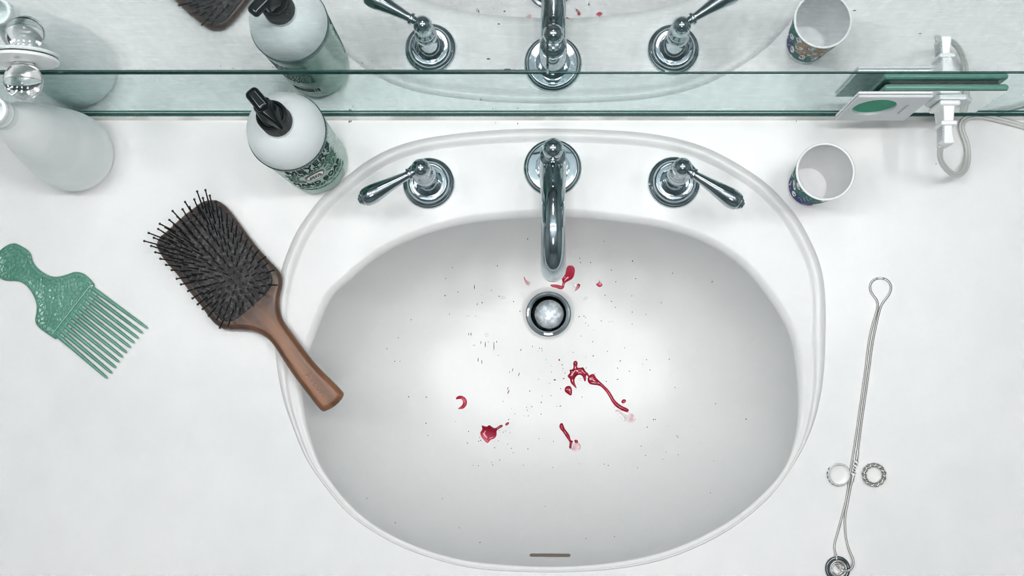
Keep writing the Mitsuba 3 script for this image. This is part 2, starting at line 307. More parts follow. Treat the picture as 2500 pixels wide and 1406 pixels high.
# ------------------------------------------------------------------ faucet
def tap(base_px, tip_px, lab):
    b = P(*base_px, .0)[:2]; tip = P(*tip_px, .068)[:2]
    k = thing('lever_tap', lab, 'faucet lever')
    Z0, TB = .0004, .0680
    obj('base_plate', place(lathe([(0, Z0), (.0212, Z0), (.0214, .0012), (.0208, .0024), (.0196, .0029), (.0192, .0036), (.0190, .0048), (.0178, .0054), (.0174, .0060), (.0172, .0070), (.0162, .0080), (.0157, .0086), (.0150, .0089), (.0120, .0090), (0, .0090)]), (*b, 0)), 'm_chrome', k)
    obj('stem', place(lathe([(.0, .0093), (.0118, .0093), (.0120, .0102), (.0112, .0125), (.0102, .021), (.0093, .031), (.0089, .0385), (.0091, .0408), (.0083, .0435), (.0072, .0447), (.0072, .0465), (.0083, .0480), (.0085, .0500), (.0080, .0518), (.0064, .0535), (.0056, .0570), (.0056, .062), (0, .062)]), (*b, 0)), 'm_chrome', k)
    s = trimesh.creation.icosphere(4, .0076); s.apply_scale([1, 1, 1.05]); s.apply_translation([*b, TB])
    obj('ball', s, 'm_chrome', k, smooth=True)
    d = tip - b; L = np.linalg.norm(d); d /= L
    prof = [(0.0045, .0030), (.0085, .0034), (.0088, .0046), (.0100, .0049), (.0110, .0046), (.0112, .0034), (.0125, .0033), (.015, .0036), (.020, .0042), (.027, .0052), (.034, .0064), (.040, .0073), (.044, .0075), (.0475, .0070), (.0495, .0061), (.0505, .0047), (.0512, .0046), (.0520, .0042), (.0524, .0030), (.0535, .0026), (.0540, .0012)]
    sc = (L + .0015) / .0540
    path = np.array([[*(b + d * x * sc), TB + .0015 * math.sin(x / .054 * 3)] for x, r in prof])
    obj('lever', tube(path, [r * 1.02 for x, r in prof], 28), 'm_chrome', k, smooth=40)
tap((1047, 448), (880, 490), 'chrome lever tap handle left of the spout, pointing left')
tap((1645, 446), (1811, 501), 'chrome lever tap handle right of the spout, pointing right')

t = thing('faucet_spout', 'chrome curved faucet spout with round base and ball-topped pull rod', 'faucet')
b = P(1349, 411, 0)[:2]
obj('base_plate', place(lathe([(0, .0004), (.0236, .0004), (.0239, .0014), (.0234, .0030), (.0222, .0036), (.0218, .0042), (.0212, .0051), (.0206, .0056), (.0198, .0058), (.0120, .0059), (0, .0059)]), (*b, 0)), 'm_chrome', t)
tipy = P(1351, 684, .052)[1]; reach = b[1] - tipy - .0100
side = [(0.0, .0052, .0142), (0.0, .0085, .0132), (0.0, .014, .0122), (0.0, .022, .0114), (-.0015, .032, .0110), (-.006, .043, .0108), (-.014, .053, .0103), (-.025, .0605, .0098), (-.038, .0660, .0094), (-.052, .0690, .0092), (-.064, .0690, .0092), (-.074, .0660, .0094), (-.0815, .0605, .0097), (-.086, .0530, .0100), (-.0880, .0440, .0102), (-.0883, .0380, .0102)]
sx = reach / .0883
pth = spline([[b[0] + .0006 * (-y / .0883), b[1] + y * sx, z] for y, z, r in side], 90)
rad = np.interp(np.linspace(0, 1, 90), np.linspace(0, 1, len(side)), [r for *_, r in side])
obj('spout', tube(pth, rad, 48), 'm_chrome', t, smooth=60)
obj('collar', place(lathe([(0, .046), (.0098, .046), (.0106, .052), (.0106, .0545), (.0098, .0562), (.0088, .0568), (.0088, .0582), (.0080, .0592), (.0066, .0600), (.0060, .0615), (.0066, .0630), (.0058, .0645), (.0034, .0655), (0, .0655)]), (b[0], b[1] - .0005, 0)), 'm_chrome', t)
obj('pull_rod', place(lathe([(0, .060), (.0026, .060), (.0026, .074), (.0042, .0755), (.0046, .077), (0, .077)]), (b[0], b[1] - .0005, 0)), 'm_chrome', t)
s = trimesh.creation.icosphere(4, .0081); s.apply_translation([b[0], b[1] - .0005, .0845])
obj('knob', s, 'm_chrome', t, smooth=True)
ap = pth[-1]
obj('aerator', place(lathe([(0, -.0006), (.0078, -.0006), (.0084, .0004), (.0084, .004), (0, .004)]), (ap[0], ap[1], ap[2] - .0006)), 'm_dark_metal', t)

# ------------------------------------------------------------------ soap bottle
sb = P(775, 400, 0)[:2]
t = thing('soap_bottle', 'green liquid hand soap bottle with a black pump, standing left of the sink', 'soap bottle')
RB = lambda z: np.interp(z, [.008, .02, .06, .10, .126], [.0262, .0268, .0273, .0280, .0286])
obj('base', place(lathe([(0, .0004), (.0205, .0004), (.0232, .0012), (.0250, .0032), (.0262, .0079), (0, .0079)]), (*sb, 0)), 'm_soap_base', t, label='pale clear bottom edge')
zz = np.linspace(.0080, .1255, 30)
obj('body', place(lathe([(0, .0080)] + [(RB(z), z) for z in zz] + [(0, .1255)], 96), (*sb, 0)), 'm_soap_liquid', t, label='translucent green body')
dome = [(0, .1256), (.0287, .1256), (.0287, .1285), (.0283, .1320), (.0274, .1370), (.0258, .1415), (.0234, .1460), (.0204, .1500), (.0168, .1535), (.0136, .1556), (.0116, .1568), (.0112, .160), (0, .160)]
obj('shoulder', place(lathe(spline(dome[1:-1], 50).tolist() if False else dome, 96), (*sb, 0)), 'm_soap_frost', t, smooth=50, label='frosted white shoulder')
mat('m_band', proc(lambda p, n, uv: mix(C(24, 54, 54), C(84, 124, 116), smoothstep(.3, .8, dr.sin((dr.atan2(p.y - float(sb[1]), p.x - float(sb[0]))) * 64)) * smoothstep(.0018, .0010, dr.abs(p.z - .1238)))), .4)
obj('band', place(lathe([(.0281, .1200), (.0290, .1203), (.0293, .1268), (.0284, .1274)], 128), (*sb, 0)), 'm_band', t, label='dark ornamental band')
cp = [(.0104, .1572), (.0110, .1575), (.0108, .1790), (.0102, .1806), (.0090, .1812), (.0080, .1800), (0, .1800)]
col = lathe([(0, .1572)] + cp, 144); ang = np.arctan2(col.vertices[:, 1], col.vertices[:, 0]); rr = np.linalg.norm(col.vertices[:, :2], axis=1)
col.vertices[:, :2] *= np.where(rr > .0100, 1 + .016 * np.sign(np.sin(ang * 48 + .01)), 1)[:, None]
pump = obj('pump', place(col, (*sb, 0)), 'm_black_matte', t, smooth=25, label='black plastic pump')
pd = P(611, 213, .195)[:2] - P(694, 312, .195)[:2]; pd /= np.linalg.norm(pd); pn = np.array([-pd[1], pd[0]])
def sph(r, u, v, z, n=24): return m3.Manifold.sphere(r, n).translate([float(sb[0] + pd[0] * u + pn[0] * v), float(sb[1] + pd[1] * u + pn[1] * v), z])
hd = m3.Manifold.batch_hull([sph(.0030, .000, .0046, .1850), sph(.0030, .000, -.0046, .1850), sph(.0034, .0055, .0030, .1935), sph(.0034, .0055, -.0030, .1935), sph(.0012, -.0135, 0, .1850), sph(.0022, -.008, 0, .1890), sph(.0030, .006, .0035, .186), sph(.0030, .006, -.0035, .186)])
hd = hd + m3.Manifold.batch_hull([sph(.0062, 0, 0, .176), sph(.0062, 0, 0, .183)])
obj('pump_head', cat(hd), 'm_black_gloss', t, smooth=50, label='black wedge-shaped pump head')
nz = m3.Manifold.batch_hull([sph(.0034, .004, .0018, .1950), sph(.0034, .004, -.0018, .1950), sph(.0034, .0150, .0016, .1950), sph(.0034, .0150, -.0016, .1950), sph(.0028, .0150, 0, .1905), sph(.0028, .006, 0, .1905)])
obj('nozzle', cat(nz), 'm_black_gloss', t, smooth=50, label='black nozzle pointing towards the mirror')
def wrap(m, az, z0, lift=.00015, anchor='center', sub=.0016):
    m = m.copy(); x0, x1 = m.bounds[0][0], m.bounds[1][0]
    if anchor == 'center': m.vertices[:, 0] -= (x0 + x1) / 2
    v, f = trimesh.remesh.subdivide_to_size(m.vertices, m.faces, sub)
    z = z0 + v[:, 1]; R = RB(z) + lift + v[:, 2]; th = math.radians(az) + v[:, 0] / .0280
    return trimesh.Trimesh(np.column_stack([sb[0] + R * np.cos(th), sb[1] + R * np.sin(th), z]), f, process=False)
def text(s, h, width=None, bold=False, depth=.0002):
    m = meshkit.text_mesh(s, h, depth, bold)
    if width: m.apply_scale([width / (m.bounds[1][0] - m.bounds[0][0]), 1, 1])
    return m
def bar(wd, hh, x=0, y=0): 
    m = trimesh.creation.box([wd, hh, .0002]); m.apply_translation([x, y, .0001]); return m
obj('lettering', wrap(text("MEYER'S", .0125, .042, True), -53, .1058), 'm_ink', t, smooth=False, label="dark lettering reading MEYER'S")
obj('lettering', wrap(text("CLEAN DAY", .0060, .038), -53, .0978), 'm_ink', t, smooth=False, label='small lettering reading CLEAN DAY')
obj('lettering', wrap(text("HAND SOAP", .0095, .046, True), -60, .0500), 'm_ink', t, smooth=False, label='dark lettering reading HAND SOAP')
lines = []
for r_, z in enumerate([.0955, .0928, .0901, .0874, .0847, .0820, .0793, .0766, .0739, .0712, .0685, .0658, .0465, .0438, .0411, .0340, .0313]):
    x = -.026 + .004 * rng.random()
    while x < .021:
        wd = rng.uniform(.0012, .0042)
        if rng.random() > .12 and not (.064 < z < .0905 and abs(x + wd / 2 + .0035) < .0105): lines.append(wrap(bar(wd, .0006, x + wd / 2, 0), -56, z, anchor=None, sub=.002))
        x += wd + .0008
obj('fine_print', cat(*lines), 'm_fine', t, smooth=False, label='rows of fine print')
def disc(r, depth, sx=1.0): 
    m = trimesh.creation.cylinder(r, depth, sections=40); m.apply_translation([0, 0, depth / 2]); m.apply_scale([sx, 1, 1]); return m
bd = obj('badge', wrap(disc(.0100, .0003, .82), -62, .0790), 'm_brown_ink', t, smooth=False, label='oval badge with brown border')
obj('face', wrap(disc(.0084, .0004, .80), -62, .0790), 'm_white_ink', bd, smooth=False, label='white centre of the badge')
obj('lettering', cat(wrap(text('IOWA', .0036, .0085, True, .0006), -62, .0800), wrap(text('PINE', .0046, .0100, True, .0006), -62, .0742)), 'm_ink', bd, smooth=False, label='lettering reading IOWA PINE')
back = []
for z in [.104, .099, .094, .089, .084, .079, .074, .069, .064, .059]:
    x = -.022
    while x < .020:
        wd = rng.uniform(.001, .004); back.append(wrap(bar(wd, .0008, x + wd / 2, 0), 118, z, anchor=None, sub=.002)); x += wd + .0009
obj('back_print', cat(*back), 'm_ink', t, smooth=False, label='rows of print on the back')
bc = obj('barcode_label', wrap(bar(.026, .014), -72 + 170, .034), 'm_soap_base', t, smooth=False, label='pale barcode label on the back')
x = -.011; bars = []
while x < .011:
    wd = rng.choice([.0004, .0007, .001]); bars.append(wrap(bar(wd, .010, x, 0), 98, .0345, .0004, anchor=None, sub=.004)); x += wd + rng.choice([.0004, .0008])
obj('stripes', cat(*bars), 'm_ink', bc, smooth=False)
bub = []
for az, z in [(0, .114), (-3, .100), (-2, .088), (-8, .080), (-6, .068), (2, .055), (-14, .060), (-36, .060), (-12, .042), (-98, .030), (8, .09), (15, .07), (70, .11), (60, .09), (76, .095), (50, .06)]:
    s = trimesh.creation.icosphere(1, .0006); s.apply_scale([.8, .8, 1.6]); R = RB(z); s.apply_translation([sb[0] + R * math.cos(math.radians(az)), sb[1] + R * math.sin(math.radians(az)), z]); bub.append(s)
k = obj('air_bubbles', cat(*bub), 'm_white_ink', t, smooth=True); labels[k] = {'label': 'white air bubbles', 'kind': 'stuff'}

# ------------------------------------------------------------------ frosted bottle
fb = P(201, 385, 0)[:2]
t = thing('frosted_bottle', 'frosted white teardrop-shaped glass bottle standing near the mirror at far left', 'bottle')
prf = [(.0205, .0005), (.0240, .0015), (.0270, .0045), (.0296, .010), (.0317, .020), (.0322, .030), (.0311, .045), (.0288, .060), (.0258, .080), (.0224, .100), (.0192, .117), (.0164, .131), (.0132, .143), (.0108, .151), (.0102, .1535)]
ps = spline(prf, 70)
obj('body', place(lathe([(0, .0005)] + [tuple(x) for x in ps] + [(0, .1535)], 96), (*fb, 0)), 'm_frosted', t, smooth=40)
obj('neck', place(lathe([(0, .1536), (.0101, .1536), (.0094, .157), (.0090, .160), (.0100, .1615), (.0102, .163), (.0093, .1645), (.0090, .169), (.0100, .1705), (.0102, .173), (.0096, .1748), (.0075, .175), (.0072, .156), (0, .1555)]), (*fb, 0)), 'm_soap_frost', t, label='ringed neck')

# ------------------------------------------------------------------ paper cup
cb = P(1970, 457, 0)[:2]; CH, CR0, CR1 = .0705, .0158, .0224
def cup_color(th, z):
    s = (z - .003) / (CH - .003)
    a = th * 3.2; k = np.floor(a / 1.0); fx = a - k - .5
    white, navy, teal, ink, tan = np.array(C(214, 216, 217)), np.array(C(34, 46, 100)), np.array(C(24, 96, 90)), np.array(C(14, 22, 34)), np.array(C(176, 138, 104))
    out = np.tile(white, (len(th), 1))
    n1 = meshkit.fbm(np.stack([np.cos(th) * 4, np.sin(th) * 4, z * 120], 1), 3, 2)
    front = (np.cos(th - math.radians(-120)) > -.1)
    out[s > .07] = navy
    up = s > .52 + .25 * (n1 - .5)
    out[up] = teal
    out[~front & (s > .07)] = teal
    out[~front & (s > .42 + .35 * (n1 - .5))] = tan
    for row, (zc, off, rx, rz) in enumerate([(.30, .0, .10, .13), (.60, .45, .10, .12), (.86, .2, .11, .09)]):
        aa = (th / (2 * np.pi) * 11 + off + .10 * np.sin(s * 9 + row)); c = aa - np.floor(aa) - .5
        e = np.hypot(c / (rx * 2.6), (s - zc + .22 * c) / rz)
        keep = meshkit.noise(np.stack([np.floor(aa) + 50, aa * 0 + row * 3.0, aa * 0], 1), 4) > .2
        out[(e < 1.18) & keep] = ink; out[(e < .98) & keep] = white
        out[(np.hypot((c - .08) / (rx * .7), (s - zc) / (rz * .35)) < 1) & keep] = ink
    wv = np.abs(((s * 5 + .6 * np.sin(th * 9)) % 1) - .5) < .06
    out[wv & (n1 > .52) & (s > .09)] = white
    out[(s < .075) | (s > .985)] = white
    return out
n_th, n_z = 360, 64
zz = np.linspace(.0, CH - .001, n_z); th = np.arange(n_th) * 2 * np.pi / n_th
rr = CR0 + (CR1 - CR0) * zz / CH
vs = np.stack([rr[:, None] * np.cos(th), rr[:, None] * np.sin(th), np.repeat(zz[:, None], n_th, 1) + .0003], -1).reshape(-1, 3)
ii, jj = np.meshgrid(np.arange(n_z - 1), np.arange(n_th), indexing='ij')
q = np.stack([ii * n_th + jj, ii * n_th + (jj + 1) % n_th, (ii + 1) * n_th + (jj + 1) % n_th, (ii + 1) * n_th + jj], -1).reshape(-1, 4)
cm = trimesh.Trimesh(vs, np.vstack([q[:, [0, 1, 2]], q[:, [0, 2, 3]]]), process=False)
ccol = cup_color(np.arctan2(vs[:, 1], vs[:, 0]), vs[:, 2])
scene['m_cup_print'] = {'type': 'twosided', 'bsdf': {'type': 'principled', 'base_color': {'type': 'mesh_attribute', 'name': 'vertex_color'}, 'roughness': .6, 'specular': .15}}
mat('m_paper', [.70, .71, .715], .5, .2)
t = thing('paper_cup', 'small empty white paper cup with blue and green printed pattern, right of the sink', 'cup')
obj('sleeve', place(cm, (*cb, 0)), 'm_cup_print', t, smooth=True, color=ccol, label='side printed in blue, teal and white')
tw = .0005
obj('inside', place(lathe([(CR0 - tw, .0030), (CR1 - tw, CH - .001)][::-1] + [(CR0 - tw, .003), (0, .0032)]), (*cb, 0)), 'm_paper', t, label='white inside')
obj('rim', place(lathe([(CR1 - .0007 + .00105 * math.cos(a) , CH + .00095 * math.sin(a)) for a in np.linspace(0, 2 * math.pi, 17)]), (*cb, 0)), 'm_paper', t, smooth=True, label='rolled white rim')

# ------------------------------------------------------------------ hairbrush
BZ = .0105
BO = [(504, 487), (524, 487), (542, 496), (560, 514), (596, 562), (634, 611), (668, 647), (683, 665), (689, 685), (686, 708), (682, 729), (683, 754), (691, 780), (709, 806), (739, 847), (776, 893), (814, 931), (838, 956), (841, 962), (838, 971), (822, 989), (806, 999), (793, 1004), (785, 1001), (755, 965), (713, 910), (680, 860), (655, 828), (629, 813), (600, 806), (550, 804), (533, 797), (515, 781), (491, 749), (458, 708), (430, 670), (401, 637), (384, 612), (379, 596), (384, 581), (404, 562), (442, 527), (473, 503), (490, 491)]
bo = smooth_closed(px_outline(BO, BZ), 260)
ax0, ax1 = P(440, 548, BZ)[:2], P(806, 975, BZ)[:2]
bu = (ax1 - ax0) / np.linalg.norm(ax1 - ax0); bv = np.array([-bu[1], bu[0]]); BL = np.linalg.norm(ax1 - ax0)
def along(p): return (np.asarray(p)[..., :2] - ax0) @ bu
def lift(p): return .0006 + .0042 * np.clip(along(p) / .105, -.2, 3)
def b_top(p, d): return lift(p) + .0048 + np.interp(along(p), [0, .09, .13, BL], [.0045, .0045, .0062, .0060]) * rnd(d, .0048)
def b_bot(p, d): return lift(p) + .0048 - .0046 * rnd(d, .0045)
wood_ang = math.atan2(bu[1], bu[0])
def wood(p, n, uv):
    x = (p.x - float(ax0[0])) * float(bu[0]) + (p.y - float(ax0[1])) * float(bu[1])
    y = (p.x - float(ax0[0])) * float(bv[0]) + (p.y - float(ax0[1])) * float(bv[1])
    g = fbm(x * 22, y * 260, p.z * 90, 4)
    ring = dr.sin((y * 420 + 3.0 * noise(x * 18, y * 40, 2.0) + x * 40) * 1.0) * .5 + .5
    c = mix(C(82, 57, 42), C(126, 87, 63), smoothstep(.2, .8, g * .7 + ring * .3))
    dark = mix(C(46, 38, 35), C(76, 64, 58), g)
    return mix(dark, c, smoothstep(.085, .14, x + .02 * noise(x * 20, y * 20, 0.0)))
mat('m_wood', proc(wood), .34, .22)
t = thing('hairbrush', 'wooden paddle hairbrush with black bristles, lying with its handle over the sink edge', 'hairbrush')
obj('body', pillow(bo, b_top, b_bot, .0022, bevel=.0048), 'm_wood', t, smooth=50, label='dark brown wooden paddle and handle')
PO = [(506, 497), (524, 498), (540, 508), (556, 527), (590, 572), (626, 620), (655, 655), (664, 672), (666, 688), (660, 704), (642, 726), (612, 752), (580, 778), (566, 784), (552, 785), (540, 781), (522, 765), (500, 736), (466, 694), (436, 656), (408, 624), (392, 603), (390, 595), (394, 586), (414, 568), (448, 538), (478, 512), (494, 501)]
po = smooth_closed(px_outline(PO, .0125), 160); pc = px_outline([(520, 650)], .0125)[0]
PADH = .0042
def p_top(p, d): return lift(p) + .0092 + PADH * rnd(d, .022) ** 1.2 + .0006 * rnd(d, .002)
pad_tex = proc(lambda p, n, uv: mix([.018, .018, .019], [.085, .085, .085], smoothstep(.45, .8, fbm(p.x * 420, p.y * 420, 3.0, 4)) * (.4 + fbm(p.x * 60, p.y * 60, 1.0))))
mat('m_pad', pad_tex, .8)
obj('cushion', pillow(po, p_top, lambda p, d: lift(p) + .0085 + 0 * d, .0026, bevel=.004), 'm_pad', t, smooth=60, label='dark grey dusty rubber cushion')
pp = Polygon(po); inner = pp.buffer(-.0022)
BR = .0215
br = cat(tube([[0, 0, 0], [0, 0, BR * .5], [0, 0, BR - .0003]], [.00064, .00058, .00052], 7), place(trimesh.creation.icosphere(1, .00098), (0, 0, BR)))
bristle = mikit.ply(br, 'm_bristle', True)
nb, sp_u, sp_v = 0, .0056, .0049
cu, cv = (pc - ax0) @ bu, (pc - ax0) @ bv
for a in range(-14, 15):
    for b_ in range(-10, 11):
        q = ax0 + bu * (cu + sp_u * a + (b_ % 2) * sp_u / 2) + bv * (cv + sp_v * b_)
        if not contains_xy(inner, q[0], q[1]) or nb >= 290: continue
        d = pp.exterior.distance(Point(q)); z = float(p_top(q[None], np.array([d]))[0]) - .0006
        rel = q - pc; k = rel / .05
        tilt = np.array([*(bu * (rel @ bu) / .048 * .52 + bv * (rel @ bv) / .034 * .52), 1.0]) + [*(rng.normal(0, .035, 2)), 0]
        tilt /= np.linalg.norm(tilt)
        axis = np.cross([0, 0, 1], tilt); s_ = np.linalg.norm(axis)
        M = trimesh.geometry.align_vectors([0, 0, 1], tilt); M[:3, 3] = [q[0], q[1], z]
        key = numbered(f'{t}__bristle'); nb += 1
        scene[key] = {**bristle, 'to_world': T(M.tolist())}
hair = []
for k in range(150):
    q = np.array(inner.representative_point().coords[0]) if k == 0 else None
    while q is None or not contains_xy(pp, *q): q = pc + bu * rng.uniform(-.06, .06) + bv * rng.uniform(-.04, .04)
    z = float(p_top(q[None], np.array([pp.exterior.distance(Point(q))]))[0]) + rng.uniform(.0002, .003)
    a = rng.uniform(0, 6.28); pts = []
    for m_ in range(7):
        pts.append([*q, z + .0006 * math.sin(m_ + k)]); a += rng.normal(0, .6); q = q + .0016 * np.array([math.cos(a), math.sin(a)])
    hair.append(tube(pts, .00006, 3))
k = obj('lint', cat(*hair), 'm_lint', t, smooth=True); labels[k] = {'label': 'grey lint and loose hairs caught between the bristles', 'kind': 'stuff'}
tm = text('AVEDA', .0062, .0225, False, .0004)
tm.vertices[:, 0] -= .011; tm.vertices[:, 1] -= .003
tc = P(771, 935, .02)[:2]; tu = P(795, 964, .02)[:2] - P(747, 906, .02)[:2]; tu /= np.linalg.norm(tu); tv = np.array([-tu[1], tu[0]])
v, f = trimesh.remesh.subdivide_to_size(tm.vertices, tm.faces, .002)
xy = tc + v[:, :1] * tu + v[:, 1:2] * tv; bp = Polygon(bo)
dd = np.array([bp.exterior.distance(Point(a)) for a in xy])
mat('m_engraved', C(84, 54, 38), .5)
obj('lettering', trimesh.Trimesh(np.column_stack([xy, b_top(xy, dd) - .0002 + v[:, 2]]), f, process=False), 'm_engraved', t, smooth=False, label='stamped lettering reading AVEDA')

# ------------------------------------------------------------------ comb
KZ = .0028
CO = [(33, 595), (18, 599), (2, 611), (-8, 628), (-11, 648), (-7, 668), (2, 679), (18, 684), (46, 686), (67, 699), (82, 721), (90, 746), (88, 770), (87, 785), (97, 800), (123, 819), (134, 826), (141, 822), (228, 702), (226, 690), (220, 683), (205, 670), (187, 664.5), (174, 667), (143, 676), (118, 673), (95, 659), (79, 639), (72, 618), (59, 606), (44, 598)]
co_px = CO
co = px_outline(CO, KZ)
cp_ = Polygon(smooth_closed(co, 300)).buffer(.0004)
c_ax = P(146, 805, KZ)[:2] - P(60, 640, KZ)[:2]
ru0, ru1 = P(221, 697, KZ)[:2], P(128, 816, KZ)[:2]
mat_c = lambda p, n, uv: mix(C(72, 124, 106), C(86, 136, 119), smoothstep(.2, .8, fbm(p.x * 60, p.y * 60, 1.0)))
c0 = P(60, 640, KZ)[:2]; cu_ = (P(250, 810, KZ)[:2] - P(30, 640, KZ)[:2]); cu_ /= np.linalg.norm(cu_); cv_ = np.array([-cu_[1], cu_[0]])
def croc(p, n, uv):
    x = (p.x - float(c0[0])) * float(cu_[0]) + (p.y - float(c0[1])) * float(cu_[1]); y = (p.x - float(c0[0])) * float(cv_[0]) + (p.y - float(c0[1])) * float(cv_[1])
    s = 190.0
    a, b_, w_ = voronoi(x * s * 1.6 + 3, y * s * 1.25)
    return .00042 * smoothstep(.02, .30, b_ - a) * smoothstep(-.035, -.02, x)
scene['m_comb'] = {'type': 'twosided', 'bsdf': {'type': 'bumpmap', 'arbitrary': proc(croc, 2e-4), 'scale': 1.0, 'bsdf': {'type': 'principled', 'base_color': proc(mat_c), 'roughness': .26, 'specular': .5}}}
mat('m_comb_plain', proc(mat_c), .25)
mat('m_comb_web', C(150, 160, 158), .2)
t = thing('comb', 'green plastic pick comb with long teeth and crocodile-pattern handle, at the left edge', 'comb')
obj('handle', pillow(cp_, lambda p, d: .0022 + .0016 * rnd(d, .0022) - .0006 * np.clip((d - .003) / .0012, 0, 1), lambda p, d: .0022 - .0020 * rnd(d, .002), .0018, bevel=.003), 'm_comb', t, smooth=50, label='embossed green handle')
tips = [(361, 802), (348, 813.5), (338.5, 826.5), (328.5, 837.5), (319.5, 849), (310, 861.5), (300, 872.5), (291, 884.5), (283.5, 898.5), (273.5, 911.5), (262.5, 924)]
for k, tp in enumerate(tips):
    s = k / 10
    a = ru0 + (ru1 - ru0) * (s * .94 + .02); e = P(*tp, KZ)[:2]
    L_ = np.linalg.norm(e - a)
    pts = np.array([[*(a + (e - a) * q_), .0024] for q_ in (0, .03, .15, .3, .6, .9, .97, 1.0)])
    rad = [.0008, .0019, .0019, .00165, .0014, .00115, .0010, .0003]
    obj('tooth', tube(pts, rad, 12, flat=(1.0, .85)), 'm_comb_plain', t, smooth=50)
    if k < 10:
        a2 = ru0 + (ru1 - ru0) * ((s + .05) * .94 + .02); e2 = (P(*tips[k], KZ)[:2] + P(*tips[k + 1], KZ)[:2]) / 2
        dirn = (e2 - a2) / np.linalg.norm(e2 - a2); pr_ = np.array([-dirn[1], dirn[0]])
        m_ = (a2 + dirn * .0055); hw = .0011
        quad = [m_ - dirn * .0050 - pr_ * hw, m_ + dirn * .0035 - pr_ * hw, m_ + dirn * .0035 + pr_ * hw, m_ - dirn * .0050 + pr_ * hw]
        obj('web', trimesh.creation.extrude_polygon(Polygon(quad), .0016, engine='earcut').apply_translation([0, 0, .0012]), 'm_comb_web', t, smooth=False, label='pale glossy web between tooth roots')
rp = np.array([[*(ru0 + (ru1 - ru0) * s), .0036] for s in np.linspace(-.01, 1.0, 8)])
obj('ridge', tube(rp, .0009, 8), 'm_comb_plain', t, label='raised ridge across the tooth roots')

# ------------------------------------------------------------------ outlet, night light, plug, cord
px0, px1, pz0, pz1 = .2473, .3386, .041, .114
t = thing('outlet_plate', 'green-edged glass outlet cover plate mounted on the lower mirror', 'outlet cover')
obj('backing', box(px0 + .006, px1 - .006, YM - .0019, YM - .0002, pz0 + .006, pz1 - .006), 'm_dark', t, smooth=False, label='dark gap behind the plate')
obj('plate', rbox(px0, px1, YM - .0066, YM - .0018, pz0, pz1, .0022), 'm_green_glass', t, label='thick green glass plate')
obj('face', rbox(px0 + .0012, px1 - .0012, YM - .0070, YM - .0062, pz0 + .0012, pz1 - .0012, .0003), 'm_mirror_plate', t, smooth=False, label='mirrored front of the plate')
ocx, ocz = .3040, .080
oc = along_y([(0, .0), (.0172, .0), (.0172, .0014), (.0165, .0020), (0, .0020)], YM - .0070, ocx, ocz, 48)
oc = cat(m3.Manifold(m3.Mesh(np.asarray(oc.vertices, np.float32), np.asarray(oc.faces, np.uint32))) ^ m3.Manifold.cube([.08, .08, .029], True).translate([ocx, YM, ocz])) if oc.is_watertight else oc
obj('receptacle', oc, 'm_grey_plastic', t, label='receptacle face behind the plug')
t = thing('night_light', 'flat white night light with an oval green lens plugged in beside the white plug', 'night light')
nx0, nx1, nz0, nz1, ny = .2283, .2832, .036, .1137, YM - .0070
obj('back', rbox(nx0, nx1, ny - .0023, ny - .0002, nz0, nz1, .0010), 'm_white_plastic', t, label='white back plate')
front = rbox(nx0, nx1, ny - .0052, ny - .0026, nz0, nz1, .0011)
lx, lz, lr, lk = .2478, .0815, .0158, 1.58
fm = m3.Manifold(m3.Mesh(np.asarray(front.vertices, np.float32), np.asarray(front.faces, np.uint32)))
cy = m3.Manifold.cylinder(.02, lr, lr, 64, True).rotate([90, 0, 0]).scale([1, 1, lk]).translate([lx, ny - .004, lz])
fr_ = cat(fm - cy)
obj('front', fr_, 'm_grey_plastic', t, smooth=30, label='light grey front plate with an oval opening')
ln_ = along_y([(0, .0), (lr - .0002, .0), (lr - .0002, .0006), (0, .0010)], ny - .0024, lx, 0); ln_.vertices[:, 2] = lz + ln_.vertices[:, 2] * lk
obj('lens', ln_, 'm_light_green', t, label='oval green lens')
sq = []
for k in range(5):
    u_ = nx1 - .0125 ; z_ = nz0 + .026 + k * .0062
    pts = [[u_ + .0012 * math.sin(k * 2 + m_ * 1.7), ny - .0053, z_ + m_ * .0011] for m_ in range(5)]
    sq.append(tube(pts, .00035, 6))
obj('emboss', cat(*sq), 'm_print', t, label='small vertical embossed mark')
t = thing('power_plug', 'white power plug in the outlet with a looped flat white cord', 'plug')
gx, gz, gy = .3012, .080, YM - .0091
yend = P(2296, 358, .078)[1]
obj('flange', rbox(gx - .0078, gx + .0078, gy - .0042, gy - .0001, gz - .0155, gz + .0155, .0016), 'm_white_plastic', t)
hull = lambda pts: cat(m3.Manifold.batch_hull([m3.Manifold.sphere(r, 14).translate([x, y, z]) for x, y, z, r in pts]))
def blk(y, wx, wz, r=.0012): return [(gx + a * (wx - r), y, gz + b * (wz - r), r) for a in (-1, 1) for b in (-1, 1)]
Lp = gy - .0042 - yend
obj('grip', cat(hull(blk(gy - .004, .0044, .0125) + blk(gy - .004 - Lp * .42, .0037, .0105)), hull(blk(gy - .0035 - Lp * .45, .0060, .0120) + blk(gy - .0035 - Lp * .49, .0060, .0120))), 'm_white_plastic', t, smooth=40)
sr = obj('strain_relief', hull(blk(gy - .0035 - Lp * .50, .0030, .0085) + blk(yend + .0012, .0040, .0105)), 'm_white_plastic', t, smooth=40, label='ribbed strain relief')
for k in range(7):
    yy = gy - .0035 - Lp * (.56 + .055 * k)
    obj('rib', rbox(gx - .0043, gx - .0028, yy - .0004, yy + .0004, gz - .0075, gz + .0075, .00035, 6), 'm_grey_plastic', sr)
